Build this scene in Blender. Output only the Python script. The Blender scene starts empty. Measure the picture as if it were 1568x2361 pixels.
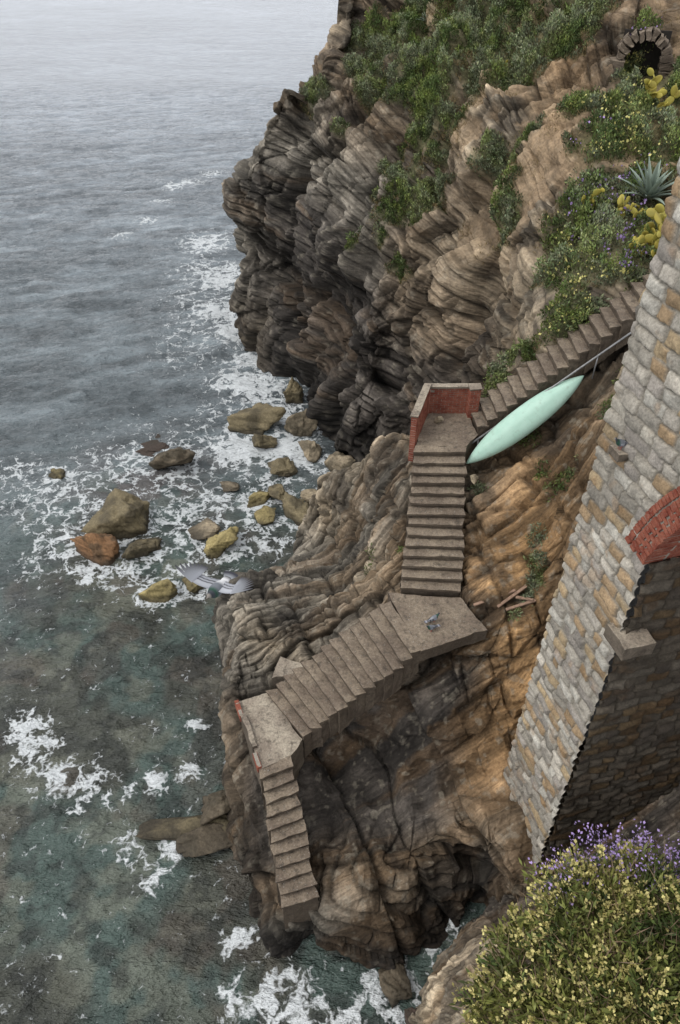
import bpy, bmesh, math, random
import numpy as np
from mathutils import Vector, Matrix
random.seed(7); rng=np.random.default_rng(11)
scene=bpy.context.scene
V=np.array
# ------------------------------------------------------------------ noise
def h3(i,j,k,seed=0):
    x=(i.astype(np.int64)*374761393+j.astype(np.int64)*668265263+k.astype(np.int64)*2147483647+seed*974634777)&0xffffffff
    x=((x^(x>>13))*1274126177)&0xffffffff
    x=((x^(x>>16))*2246822519)&0xffffffff
    x=x^(x>>15)
    return (x&0xffffff)/float(0x1000000)
def vn(P,seed=0):
    f=np.floor(P); q=P-f; q=q*q*q*(q*(q*6-15)+10); f=f.astype(np.int64)
    i,j,k=f[...,0],f[...,1],f[...,2]; r=0
    for a in (0,1):
        for b in (0,1):
            for c in (0,1):
                w=(q[...,0] if a else 1-q[...,0])*(q[...,1] if b else 1-q[...,1])*(q[...,2] if c else 1-q[...,2])
                r=r+w*h3(i+a,j+b,k+c,seed)
    return r
def fbm(P,o=4,seed=0,g=.5):
    s=0;a=1;t=0
    for n in range(o):
        s=s+a*vn(P*(2.03**n)+n*17.3,seed+n*31); t+=a; a*=g
    return s/t
def sm(x,a,b): 
    x=np.clip((x-a)/(b-a),0,1); return x*x*(3-2*x)
def frame(n):
    n=V(n,float); n/=np.linalg.norm(n); a=np.cross(n,[0,1,.1] if abs(n[1])<.8 else [1,0,.1]); a/=np.linalg.norm(a); b=np.cross(n,a)
    return np.stack([a,b,n])
def blocks(P,R,sc,seed,warp=.6,wl=2.5,lay=.35,oct=2):
    Q=P@R.T
    w=np.stack([fbm(P/wl+9.1*c,oct,seed+c) for c in range(3)],-1)-.5
    Q=Q+w*warp
    Q=Q/V(sc)
    Q[...,2]+= (vn(np.stack([Q[...,2]*.7,Q[...,2]*0,Q[...,2]*0],-1),seed+8)-.5)*1.1
    k=np.floor(Q[...,2]); z=k*0
    Q0=Q[...,0]+h3(k,z,z,seed+5)*7.3; Q1=Q[...,1]+h3(k,z,z,seed+6)*5.1
    i=np.floor(Q0); j=np.floor(Q1+h3(i,k,z,seed+9)*.9)
    f0=Q0-i; f1=(Q1+h3(i,k,z,seed+9)*.9)-j; f2=Q[...,2]-k
    off=h3(i,j,k,seed+1)*(1-lay)+h3(k,z,z,seed+2)*lay
    tilt=(f0-.5)*(h3(i,j,k,seed+3)-.5)+(f1-.5)*(h3(i,j,k,seed+4)-.5)
    e=np.minimum(np.minimum(f0,1-f0)*sc[0],np.minimum(f1,1-f1)*sc[1]); ez=np.minimum(f2,1-f2)*sc[2]
    g=np.minimum(np.clip(e/(.14*sc[2]),0,1),np.clip(ez/(.2*sc[2]),0,1))
    return off+tilt*.8, g
# ------------------------------------------------------------------ mesh helpers
def cr(A,n):
    m=A.shape[0]; s=np.linspace(0,m-1,n); i=np.minimum(s.astype(int),m-2); t=(s-i).reshape((-1,)+(1,)*(A.ndim-1))
    p0=A[np.maximum(i-1,0)];p1=A[i];p2=A[i+1];p3=A[np.minimum(i+2,m-1)]
    return .5*((2*p1)+(-p0+p2)*t+(2*p0-5*p1+4*p2-p3)*t*t+(-p0+3*p1-3*p2+p3)*t**3)
def up2(A,m,n):
    return cr(cr(V(A,float),m).swapaxes(0,1),n).swapaxes(0,1)
def lin2(A,m,n):
    A=V(A,float)
    def l(A,n):
        k=A.shape[0]; s=np.linspace(0,k-1,n); i=np.minimum(s.astype(int),k-2); t=(s-i).reshape((-1,)+(1,)*(A.ndim-1))
        return A[i]*(1-t)+A[i+1]*t
    return l(l(A,m).swapaxes(0,1),n).swapaxes(0,1)
def nrm(G,ref):
    a=np.gradient(G,axis=0); b=np.gradient(G,axis=1); n=np.cross(a,b); n/=np.linalg.norm(n,axis=-1,keepdims=True)+1e-9
    if (n@V(ref,float)).mean()<0: n=-n
    return n
def mesh_np(name,verts,faces,mat,cols=None,smooth=True,parent=None,k=4):
    me=bpy.data.meshes.new(name); verts=np.ascontiguousarray(verts.reshape(-1,3),dtype=np.float32); faces=np.ascontiguousarray(faces.reshape(-1,k),dtype=np.int32)
    me.vertices.add(len(verts)); me.vertices.foreach_set("co",verts.ravel())
    me.loops.add(faces.size); me.loops.foreach_set("vertex_index",faces.ravel())
    me.polygons.add(len(faces)); me.polygons.foreach_set("loop_start",np.arange(0,faces.size,k,dtype=np.int32)); me.polygons.foreach_set("loop_total",np.full(len(faces),k,dtype=np.int32))
    if smooth: me.polygons.foreach_set("use_smooth",np.ones(len(faces),dtype=bool))
    me.update(calc_edges=True)
    if cols is not None: colattr(me,"Col",cols)
    o=bpy.data.objects.new(name,me); bpy.context.collection.objects.link(o); me.materials.append(mat)
    if parent: o.parent=parent
    return o
def colattr(me,nm,cols):
    n=len(me.vertices); ca=me.color_attributes.new(nm,'FLOAT_COLOR','POINT'); c=np.ones((n,4),np.float32); cc=cols.reshape(n,-1); c[:,:cc.shape[1]]=cc; ca.data.foreach_set("color",c.ravel())
def gridfaces(m,n,flip=False):
    i=np.arange(m*n).reshape(m,n); a=i[:-1,:-1];b=i[:-1,1:];c=i[1:,1:];d=i[1:,:-1]
    F=np.stack([a,b,c,d],-1).reshape(-1,4)
    return F[:,::-1] if flip else F
def empty(name):
    o=bpy.data.objects.new(name,None); bpy.context.collection.objects.link(o); return o
def bm_obj(name,bm,mat,parent=None,bevel=0,smooth=False):
    bmesh.ops.recalc_face_normals(bm,faces=bm.faces)
    me=bpy.data.meshes.new(name); bm.to_mesh(me); bm.free(); me.materials.append(mat)
    if smooth:
        for p in me.polygons: p.use_smooth=True
    o=bpy.data.objects.new(name,me); bpy.context.collection.objects.link(o)
    if bevel:
        b=o.modifiers.new("b",'BEVEL'); b.width=bevel; b.segments=2; b.limit_method='ANGLE'
    if parent: o.parent=parent
    return o
def hexa(bm,c,cuts=0,amp=0,seed=0):
    c=V([tuple(p) for p in c],float); N=cuts+1; keys={}; pts=[]; quads=[]
    def key(i,j,k):
        if (i,j,k) not in keys:
            u,v,w=i/N,j/N,k/N; b=c[0]*(1-u)*(1-v)+c[1]*u*(1-v)+c[2]*u*v+c[3]*(1-u)*v; t=c[4]*(1-u)*(1-v)+c[5]*u*(1-v)+c[6]*u*v+c[7]*(1-u)*v
            keys[(i,j,k)]=len(pts); pts.append(b*(1-w)+t*w)
        return keys[(i,j,k)]
    for a in range(N):
        for b in range(N):
            for s in (0,N):
                quads.append([key(a,b,s),key(a+1,b,s),key(a+1,b+1,s),key(a,b+1,s)])
                quads.append([key(a,s,b),key(a+1,s,b),key(a+1,s,b+1),key(a,s,b+1)])
                quads.append([key(s,a,b),key(s,a+1,b),key(s,a+1,b+1),key(s,a,b+1)])
    P=V(pts)
    if amp: P=P+np.stack([fbm(P*4.5+k*11+seed,3,3+k)-.5 for k in range(3)],-1)*2*amp
    vs=[bm.verts.new(tuple(p)) for p in P]
    for q in quads: bm.faces.new([vs[i] for i in q])
def prism(bm,poly,z0,z1):
    n=len(poly); a=[bm.verts.new((p[0],p[1],z0)) for p in poly]; b=[bm.verts.new((p[0],p[1],z1)) for p in poly]
    bm.faces.new(a[::-1]); bm.faces.new(b)
    for i in range(n): bm.faces.new([a[i],a[(i+1)%n],b[(i+1)%n],b[i]])
# ------------------------------------------------------------------ materials
class NT:
    def __init__(s,name):
        s.m=bpy.data.materials.new(name); s.m.use_nodes=True; s.t=s.m.node_tree; s.b=s.t.nodes["Principled BSDF"]
        g=s.n("ShaderNodeNewGeometry"); s.pos=g.outputs["Position"]; s.nor=g.outputs["Normal"]
    def n(s,ty,**kw):
        q=s.t.nodes.new(ty)
        for k,v in kw.items(): setattr(q,k,v)
        return q
    def l(s,a,b): s.t.links.new(a,b)
    def set(s,sock,v):
        if isinstance(v,bpy.types.NodeSocket): s.l(v,sock)
        else: sock.default_value=v
    def map(s,vec,scale=(1,1,1),rot=(0,0,0),ty='POINT'):
        q=s.n("ShaderNodeMapping",vector_type=ty); s.l(vec,q.inputs[0]); q.inputs[2].default_value=rot; q.inputs[3].default_value=scale; return q.outputs[0]
    def noise(s,vec,scale,detail=4,rough=.55,out=0):
        q=s.n("ShaderNodeTexNoise"); s.l(vec,q.inputs["Vector"]); q.inputs["Scale"].default_value=scale; q.inputs["Detail"].default_value=detail; q.inputs["Roughness"].default_value=rough; return q.outputs[out]
    def vor(s,vec,scale,feat='F1',out="Distance"):
        q=s.n("ShaderNodeTexVoronoi",feature=feat); q.voronoi_dimensions='2D'; s.l(vec,q.inputs["Vector"]); q.inputs["Scale"].default_value=scale; return q.outputs[out]
    def math(s,op,a,b=0.,c=0.,clamp=False):
        q=s.n("ShaderNodeMath",operation=op); q.use_clamp=clamp
        s.set(q.inputs[0],a); s.set(q.inputs[1],b); s.set(q.inputs[2],c); return q.outputs[0]
    def vm(s,op,a,b):
        q=s.n("ShaderNodeVectorMath",operation=op); s.set(q.inputs[0],a); s.set(q.inputs[1],b); return q.outputs[0]
    def mix(s,f,a,b,mode='MIX'):
        q=s.n("ShaderNodeMix",data_type='RGBA',blend_type=mode); q.clamp_factor=True
        s.set(q.inputs[0],f); s.set(q.inputs[6],a); s.set(q.inputs[7],b); return q.outputs[2]
    def ramp(s,f,a,b): return s.rng(f,a,b,0,1)
    def rng(s,f,a,b,c,d):
        q=s.n("ShaderNodeMapRange"); q.clamp=True; s.set(q.inputs[0],f)
        for i,v in enumerate((a,b,c,d)): q.inputs[i+1].default_value=v
        return q.outputs[0]
    def scale(s,col,f):
        q=s.n("ShaderNodeVectorMath",operation='SCALE'); s.set(q.inputs[0],col); s.set(q.inputs[3],f); return q.outputs[0]
    def bump(s,h,strength=.5,dist=.05,nrm=None):
        q=s.n("ShaderNodeBump"); q.inputs["Strength"].default_value=strength; q.inputs["Distance"].default_value=dist; s.l(h,q.inputs["Height"])
        if nrm: s.l(nrm,q.inputs["Normal"])
        return q.outputs[0]
    def attr(s,name="Col"):
        q=s.n("ShaderNodeAttribute"); q.attribute_name=name; return q.outputs["Color"]
    def fin(s,col,rough=.85,nrm=None,spec=.3):
        s.set(s.b.inputs["Base Color"],col); s.set(s.b.inputs["Roughness"],rough); s.b.inputs["Specular IOR Level"].default_value=spec
        if nrm: s.l(nrm,s.b.inputs["Normal"])
        return s.m
R1=frame((.13,-.20,.95)); R2=frame((-.25,.75,-.05))
def rock_mat(name,R,fine=1.):
    t=NT(name); c=t.attr(); st=t.map(t.pos,(2.5,2.5,.16),Matrix(R.T.tolist()).to_euler('XYZ'),'TEXTURE')
    b=t.noise(t.pos,9*fine,4,.7); s=t.noise(st,1.5*fine,4,.65)
    f=t.math('MULTIPLY',t.rng(s,.3,.7,.66,1.34),t.rng(b,.3,.7,.68,1.32))
    return t.fin(t.scale(c,f),.85,t.bump(b,.7,.035,t.bump(s,.9,.09)),.25)
M_far=rock_mat("cliff_rock",R1,.8); M_near=rock_mat("shore_rock",R2,1.4)
def rock_cols(G,cc,R,seed,sc=1.,iron=.45,lich=.45):
    """weathering, iron staining and lichen per vertex from 3-D noise"""
    Q=(G@R.T)*V([.4,.4,4.])
    cc=cc*(.65+.7*sm(fbm(G*.7*sc,4,seed),.3,.7))[...,None]*(.62+.76*sm(fbm(Q*.9*sc,4,seed+1),.3,.7))[...,None]
    a=sm(fbm(G*1.3*sc,4,seed+2),.54,.66)*.45; cc=cc*(1+a[...,None])
    a=(sm(fbm(Q*.5*sc,4,seed+3),.55,.68)*iron)[...,None]; cc=cc*(1-a)+V([.24,.145,.07])*a
    a=(sm(fbm(G*.8*sc,4,seed+4),.55,.66)*.6)[...,None]; cc=cc*(1-a)+V([.042,.036,.031])*a
    a=(sm(fbm(G*6*sc,3,seed+5),.62,.72)*lich)[...,None]; cc=cc*(1-a)+V([.36,.32,.25])*a
    return cc
def concrete_mat(name,base,dark,sc=1.):
    t=NT(name); b=t.noise(t.pos,18*sc,4,.75); a=t.noise(t.pos,1.3*sc,4,.6)
    col=t.mix(t.ramp(a,.35,.62),base,dark); col=t.scale(col,t.rng(b,.3,.7,.6,1.35))
    col=t.mix(t.math('MULTIPLY',t.ramp(t.noise(t.pos,5*sc,5,.8),.52,.64),.75),col,(.055,.046,.037,1))
    col=t.mix(t.math('MULTIPLY',t.ramp(t.noise(t.pos,20*sc,2,.8),.63,.68),.6),col,(.42,.38,.32,1))
    sp=t.n("ShaderNodeSeparateXYZ"); t.l(t.nor,sp.inputs[0]); col=t.mix(t.rng(sp.outputs[2],.35,.8,.66,0),col,(.05,.038,.028,1))  # upright faces darkened in colour to stand in for shade on risers
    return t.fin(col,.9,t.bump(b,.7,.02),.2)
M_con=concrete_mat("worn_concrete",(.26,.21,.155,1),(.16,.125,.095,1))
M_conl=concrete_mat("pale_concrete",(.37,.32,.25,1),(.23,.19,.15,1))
def brick_mat():
    t=NT("red_brick")
    i=t.noise(t.pos,5.5,2,.5); b=t.noise(t.pos,40,3,.7)
    col=t.mix(t.ramp(i,.35,.65),(.17,.042,.026,1),(.27,.095,.06,1)); col=t.mix(t.math('MULTIPLY',t.ramp(b,.55,.7),.5),col,(.34,.27,.22,1))
    return t.fin(col,.9,t.bump(b,.5,.01),.2)
M_brick=brick_mat()
def simple(name,col,rough=.6,var=.25,sc=8,spec=.4,metal=0):
    t=NT(name); n=t.noise(t.pos,sc,3,.6); c=t.scale(col[:3],t.rng(n,.3,.7,1-var,1+var)); t.b.inputs["Metallic"].default_value=metal
    return t.fin(c,rough,t.bump(n,.15,.01),spec)
M_mortar=simple("mortar",(.27,.24,.20),.95,.2,20,.2)
def attr_mat(name,rough=.6,spec=.3):
    t=NT(name); return t.fin(t.attr(),rough,None,spec)
M_leaf=attr_mat("leaf",.55); M_feather=attr_mat("feather",.8,.1)
def stone_mat():
    t=NT("cut_stone"); c=t.attr(); d=t.noise(t.pos,22,5,.75)
    return t.fin(t.scale(c,t.rng(d,.3,.7,.6,1.4)),.88,t.bump(d,.6,.03),.2)
M_stone=stone_mat()
# ------------------------------------------------------------------ staircase lines (metres, z = tread level)
FL=[
 dict(n="flight_lower",a=(-1.43,6.95),b=(-.55,7.2),c=(-2.02,9.5),d=(-1.28,9.86),z0=2.1,z1=4.2,k=11),
 dict(n="flight_middle",a=(-2.04,11.75),b=(-.98,10.36),c=(1.29,12.85),d=(2.0,11.2),z0=4.2,z1=6.8,k=13),
 dict(n="flight_upper",a=(1.65,13.2),b=(3.22,13.1),c=(2.1,16.4),d=(3.54,16.4),z0=6.8,z1=9.3,k=14),
 dict(n="flight_top",a=(3.85,18.25),b=(3.95,17.1),c=(9.6,19.3),d=(9.5,18.0),z0=9.3,z1=14.0,k=22)]
PA=[(-2.85,11.5),(-2.0,9.5),(-1.28,9.86),(-.98,10.36),(-2.04,11.8)]
PB=[(1.29,13.15),(2.0,11.2),(3.75,11.9),(3.2,13.0)]
PC=[(2.1,16.4),(3.54,16.4),(3.95,17.0),(3.8,18.1),(2.6,18.1)]
KAY=(V([3.62,16.25,8.75]),V([6.75,17.35,10.95]))
def inpoly(x,y,P):
    r=np.zeros(x.shape,bool); n=len(P)
    for i in range(n):
        x0,y0=P[i]; x1,y1=P[(i+1)%n]
        c=((y0>y)!=(y1>y))&(x<(x1-x0)*(y-y0)/((y1-y0) if y1!=y0 else 1e-9)+x0); r^=c
    return r
def clear(G):
    x,y,z=G[...,0],G[...,1],G[...,2]
    for f in FL:
        m0=(V(f['a'])+V(f['b']))/2; m1=(V(f['c'])+V(f['d']))/2; d=m1-m0; L=np.linalg.norm(d); u=d/L; w=V([-u[1],u[0]])
        hw=(np.linalg.norm(V(f['a'])-V(f['b']))+np.linalg.norm(V(f['c'])-V(f['d'])))/4
        s=((x-m0[0])*u[0]+(y-m0[1])*u[1])/L; q=np.abs((x-m0[0])*w[0]+(y-m0[1])*w[1])
        k=np.clip((q-hw)/.35,0,1); lim=f['z0']+np.clip(s,0,1)*(f['z1']-f['z0'])-.15+k*.8
        m=(s>-.02)&(s<1.02)&(q<hw+.35)&(z<lim+2.5); z[m]=np.minimum(z,lim)[m]
    for P,h in ((PA,4.2),(PB,6.8),(PC,9.3)):
        c=V(P).mean(0); Q=[tuple(c+(V(p)-c)*1.12) for p in P]
        m=inpoly(x,y,Q); z[m]=np.minimum(z,h-.3)[m]
    a,b=KAY; d=(b-a)[:2]; L=np.linalg.norm(d); u=d/L
    s=((x-a[0])*u[0]+(y-a[1])*u[1])/L; q=np.abs(-(x-a[0])*u[1]+(y-a[1])*u[0])
    lim=a[2]+s*(b[2]-a[2])-.22+np.clip(q-.35,0,1)*.9; m=(s>-.03)&(s<1.03)&(q<.7); z[m]=np.minimum(z,lim)[m]
PAL={'k':(.072,.062,.053),'g':(.18,.16,.13),'t':(.31,.25,.175),'b':(.165,.125,.085),'s':(.29,.205,.125),'o':(.25,.16,.085),'O':(.34,.205,.095)}
def pal(rows,m,n): return np.clip(lin2([[PAL[c] for c in r] for r in rows],m,n),.02,1)
# ------------------------------------------------------------------ far cliff
N1=[
[(-6.0,41,-1.5),(-3.3,36.3,-1.5),(-1.3,31.2,-1.5),(-.1,28.3,-1.5),(1.9,27.2,-1),(3.9,25.5,1),(5.3,22.5,4),(5.8,18.6,8),(7.5,18.8,10),(9.6,18.8,11)],
[(-6.2,41,1.2),(-3.3,36.5,1.8),(-1.4,31.5,2.0),(-.1,28.6,1.8),(1.9,27.8,2.9),(3.9,26,5.3),(5.3,23.5,7.2),(5.8,19.2,11.0),(7.5,19.4,12.4),(9.6,19.4,13.3)],
[(-6.2,41.5,3.8),(-3.4,37.5,4.2),(-.9,32.5,4.4),(.7,29.5,4.4),(2.3,29,5.3),(4,27,7.2),(5.3,24.5,8.8),(6.1,21,11.4),(7.6,20.5,13),(10.4,21,13.8)],
[(-6.2,42,6.1),(-3.6,39,6.7),(-.7,34,6.9),(1.1,31,6.9),(2.6,30,7.8),(4.1,28,9.2),(5.5,25.5,10.4),(6.5,22.5,12.5),(8,22,13.7),(11.2,23,14.7)],
[(-5.9,42,8.8),(-3.3,40,8.9),(-.7,35.5,8.9),(1.3,32.5,9.1),(2.7,31,9.8),(4.3,29,10.7),(5.8,26.5,11.9),(7.1,24.5,13.5),(8.6,24,14.7),(11.9,25,15.4)],
[(-4.4,42.5,11.3),(-2.8,40.5,11.3),(-.5,37,11),(1.5,34.5,11.1),(2.95,33,11.6),(4.5,31,12.3),(6.1,28.5,13.3),(7.6,27,14.4),(9.1,26,15.4),(12.5,27,16)],
[(-3.3,43,13.2),(-1.9,41.5,13.1),(-.1,39,12.85),(1.7,37,12.9),(3.2,35,13.35),(4.8,33,13.95),(6.5,31,14.7),(8.1,29.5,15.4),(9.9,28.5,16.1),(13.2,29,16.7)],
[(-1.1,44,15),(.1,42.5,14.9),(1.2,41,14.7),(2.4,39,14.85),(3.6,37,15.2),(5.3,35.5,15.5),(6.9,33.5,16),(8.7,32,16.5),(10.5,31,17.1),(13.9,31,17.5)],
[(-.5,45,16.2),(.6,44,16.5),(1.6,42.5,16.7),(2.8,41,16.8),(4.1,39.5,17),(5.6,38,17.1),(7.3,36,17.5),(9.1,34,17.8),(11,33,18.2),(14.5,33,18.4)],
[(.1,47,18.8),(1.2,46,18.9),(2.3,45,18.9),(3.45,43.5,19),(4.7,42,19.05),(6.3,40.5,19.1),(8,38.5,19.2),(10,37,19.3),(12,36,19.4),(15.7,36,19.4)],
[(2,56,22),(3,55,22),(4,54,22),(5.5,53,22),(7,52,22),(8.5,50,22),(10.5,48,22),(12.5,46,22),(15,45,22),(20,45,22)]]
N1=[[(r[0][0]+3.5,r[0][1]+9,r[0][2]-.5)]+r+[(r[-1][0]+14,r[-1][1]+1,r[-1][2]+2)] for r in N1]
C1=["kkkkkkbbbbbb","ktkkkkkbtttt","kgkkkkbbttss","ggkkkbbttbss","ggkkgbttttss","gggggkbtsoss","gbgbbbttsbss","bbbbbtbsobss","btbbtttsboss","bbbttsssbbss","btttsssssbss"]
m,n=700,740
G=up2(N1,m,n); nn=nrm(G,(-.3,-1,.4))
cc=pal(C1,m,n)
ri=np.linspace(0,10,m)[:,None]*np.ones((1,n)); ci=np.linspace(0,11,n)[None,:]*np.ones((m,1))
VEG=[(1.8,6.4,.8),(3.8,7.8,1.4),(4.7,7.5,1.4),(5.7,7.8,1.9),(5.5,7.2,1.5),(6.7,7.7,1.5),(7.1,7.3,1.5),(7.8,7.6,1.5),(8.1,8,1.5),(4.6,6.8,1.1),(5.2,6.6,1.1),(5.4,6.3,1.0),(5.1,6,.8),(3.4,6.75,.7),(2.8,7.7,1.1),(2.4,7.1,.7),(6,6.1,.6),(3.2,7.3,.8),(2.2,7.8,.7),(4.2,7.1,1),(3.2,5.8,.35),(6.2,6.9,.7),
(4.8,5.3,.7),(5.2,4.9,.75),(5.5,5,.6),(5.2,4.6,.7),(4.8,4.9,.6),(4.6,4.45,.6),(5.4,5.7,.55),(4.05,4.9,.45),(3.8,4,.45),(4.4,4.05,.45),(4.8,3.5,.55),(6.8,5.3,.7),(7.1,5.1,.5),(7.4,5.5,.65),(6.7,4.8,.55),(7.2,4.65,.5),(7.2,4.1,.85),(6.9,3.95,.6),(8.5,5.5,.8),(8.3,5.6,.6),(4.1,5.4,.3),(4.5,5.7,.4),
(9.2,5.3,1.1),(9.45,5.9,1),(9.1,4.7,1),(9.4,4.5,1.1),(8.8,4.4,.7),(8.75,3.55,1.05),(9.15,3.4,1),(9.5,3.1,1.2),(8.5,3.3,.9),(8.3,2.9,.85),(8.75,2.5,1),(8.1,2.6,.65),(8.6,2.1,.8),(9.35,2.35,1.1),(9.7,1.5,1),(9.15,1.6,.8),(8.5,1.2,.6),(8.25,1.1,.6),(8.6,.95,.6),(7.95,.9,.45),(9.8,4,1.4),(9.9,5.5,1.5),(10.2,7,1.6),(6.2,8.6,2.2),(8.2,8.8,2.2),(4.5,8.6,1.8),(9.0,2.9,.8),(9.3,6.9,.6)]
vm=np.zeros((m,n))
wp=(np.stack([fbm(G*1.3+40*k,3,60+k) for k in range(3)],-1)-.5)
for (c,r,rad) in VEG:
    i=min(int(r/10*(m-1)),m-1); j=min(int(c/11*(n-1)),n-1); p=G[i,j]
    d=np.linalg.norm(G-p+wp*1.5*min(rad,1),axis=-1)/rad
    vm=np.maximum(vm,np.clip(1.25-d,0,1))
soft=np.clip(vm*1.5,0,1)
soilmask=sm(cc[...,0],.20,.27)*np.clip((ci-3.2)/2,0,1)*sm(fbm(G/1.6,4,91),.42,.55)
soilmask*=np.clip((ri-2.5)/1.5,0,1)
rk=1-.75*np.maximum(soft*.8,soilmask*.8)
o1,g1=blocks(G,R1,(4.6,4.0,1.7),101,2.4,9,.35); o2,g2=blocks(G,R1,(2.6,2.2,.46),102,1.3,6,.45); o3,g3=blocks(G,R1,(1.3,1.0,.14),103,.45,3,.5)
R3=frame((.75,.25,.45)); o4,g4=blocks(G,R3,(3.8,3.0,2.2),104,2.0,6,.2)
Gv=G*V([.30,.30,.10]); gul=np.abs(fbm(Gv,3,12)-.5)*2
D=(fbm(G/4.5,3,7)-.5)*1.5+(sm(gul,0,.34)-.78)*1.35*np.clip((9-ci)/2,0,1)+(o1-.5)*1.1*rk+(o2-.5)*.48*rk+(o3-.5)*.13*rk+(o4-.5)*.8*rk+(fbm(G*2.2,4,77)-.5)*.25-(1-g1)*.18*rk-(1-g2)*.12*rk-(1-g3)*.03*rk-(1-g4)*.13*rk
D-=.35*np.clip(2.2-ci,0,1)
edge=np.clip(ci-7.2,0,1)*np.clip(3.5-ri,0,1); D=D*(1-.75*edge)
G=G+nn*D[...,None]
ac=V([10.7,29.6,16.7]); dd=np.sqrt(((G[...,0]-ac[0])**2)+((G[...,2]-ac[2])/1.1)**2+((G[...,1]-ac[1])/3)**2)
G[...,1]=np.where(dd<1.0,np.maximum(G[...,1],30.6+(G[...,1]-30)*.1),G[...,1])
clear(G)
cc=rock_cols(G,cc,R1,600,.6,.25,.3)
cc=cc*(1-soilmask[...,None]*.7)+V(PAL['s'])*soilmask[...,None]*.7*(.65+.7*fbm(G*3,3,15))[...,None]
crev=(.48+.52*g2)*(.72+.28*g3)*(.7+.3*g1)*(.65+.35*g4); cc=cc*(1-(1-crev)*rk)[...,None]*(.75+.3*o2+.2*o4)[...,None]*(.62+.38*sm(gul,0,.2))[...,None]  # crevices darkened in colour: crack dirt plus painted cavity shade
cc=cc*(1-soft[...,None]*.75)+V([.08,.085,.035])*soft[...,None]*.75
wet=np.clip((2.2-G[...,2]+fbm(G,3,5)*1.8)/1.8,0,1)[...,None]; cc=cc*(1-.6*wet)
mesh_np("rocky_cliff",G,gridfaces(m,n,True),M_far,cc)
CG,CN=G,nn
# ------------------------------------------------------------------ near shore rocks
S=[
[(-1.2,22.7,-1.5),(0,22.7,-1),(1.2,22.2,0),(2.4,20.6,2),(4,19.8,6),(5.1,19.7,9.5),(6.9,20,11),(8.6,20,12.8)],
[(-1.46,21.6,2),(-.56,21,4),(.68,19.7,6.3),(2.13,18.3,8.6),(3.86,18.6,9.1),(5.04,18.7,10.2),(6.91,19,11.5),(8.5,19.2,13)],
[(-1.49,20.3,2.2),(-.37,19.3,4.2),(.8,18.3,6),(1.93,16.85,8.2),(3.88,17.4,8.6),(5.27,17.26,9),(6.76,17,10.4),(8.37,17.5,11.8)],
[(-1.51,18.9,2.4),(-.06,17.5,4.4),(.9,16.6,5.8),(1.76,15.4,7.4),(3.66,15.7,8),(5.05,15.7,8.8),(6.23,14.9,10),(7.55,15,11)],
[(-2.79,17.7,3.2),(-.9,16.3,4.4),(.61,15.2,5.3),(1.62,14.4,6.5),(3.37,14.2,7.2),(4.87,14.1,7.9),(5.82,13.5,8.8),(6.71,13.05,9.5)],
[(-3.75,15.7,4),(-1.88,14.4,4.8),(-.3,14.1,5.4),(1.27,13.5,6.3),(3.21,12.9,6.6),(4.52,12.7,6.9),(5.73,12.8,7.2),(6.87,13.1,8)],
[(-3.53,14.2,3.9),(-1.81,13.3,4.6),(-.29,12.8,5),(1.23,12.4,5.9),(3.6,12.1,6.2),(4.5,11.9,6),(5.42,11.9,6),(6.23,11.5,6.5)],
[(-3.3,12.8,3.6),(-2.32,12.7,3.9),(-.78,12.1,4.4),(.78,12,5.1),(3.2,11.6,5.3),(4,11.5,5.2),(5.06,11.35,4.8),(5.9,11.2,5)],
[(-3.16,11.75,3.2),(-2.3,11,3.7),(-1.1,10.5,3.6),(.76,11.1,4.5),(2.75,11.05,4.5),(3.65,10.8,4.3),(4.58,10.55,4),(5.5,10.55,4)],
[(-3.15,10.4,2),(-2.2,9.8,2),(-.75,10.1,2.8),(.8,10.5,2.5),(2.55,10.3,2.9),(3.46,10,3),(4.2,9.75,3.2),(5.4,9.6,3.5)],
[(-3.18,9.44,.9),(-1.9,8.7,1.4),(-.5,9.2,2.2),(.75,9.1,2.3),(2.25,9.1,2.4),(3.37,9,2.6),(4.04,8.87,2.6),(5.17,8.3,2.6)],
[(-3.1,8.87,-.3),(-1.8,7.5,1.2),(-.49,7.7,2),(.73,7.94,2.2),(2.21,8.3,2.1),(3.17,8.44,1.8),(3.9,8.4,1.4),(4.92,7.8,2.2)],
[(-2.6,8.1,-.5),(-1.84,7,.8),(-.7,6.86,1.5),(.72,7.07,1.5),(1.97,7.5,1.4),(2.88,8.07,.8),(3.9,8.1,.2),(5.07,7.7,1.2)],
[(-2.33,7.3,-.8),(-1.79,6.6,.1),(-.71,6.5,.3),(.74,6.6,.2),(2.03,7.07,0),(2.94,7.7,-.3),(3.93,7.7,-.6),(5.1,7.3,.5)],
[(-2.3,7.2,-1.5),(-1.8,6.6,-1.5),(-.7,6.5,-1.5),(.74,6.6,-1.5),(2,7,-1.5),(2.94,7.7,-1.5),(3.9,7.7,-1.5),(5.1,7.2,-1)]]
S=[[(r[0][0]-.25,r[0][1]+.1,-1.6)]+r+[(r[-1][0]+3,r[-1][1]+.6,r[-1][2]+1)] for r in S]
C2=["kkggbbbbbb","kttttbbbbb","kgtggbobbb","kgggbboobb","kggtboOoob","kgggboOoob","kgtgboOObb","kggbbkoOOb","kbkkkkoOob","kbkkkkoobb","kbkkkkbbbb","kkbbbbbkbb","kkggbbkkbb","kkkkkkkkbb","kkkkkkkkkk"]
m,n=800,560
G=up2(S,m,n); nn=nrm(G,(-.2,-.7,.8)); cc=pal(C2,m,n)
li=np.linspace(0,9,n)[None,:]*np.ones((m,1)); ra=np.linspace(0,14,m)[:,None]*np.ones((1,n))
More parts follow.
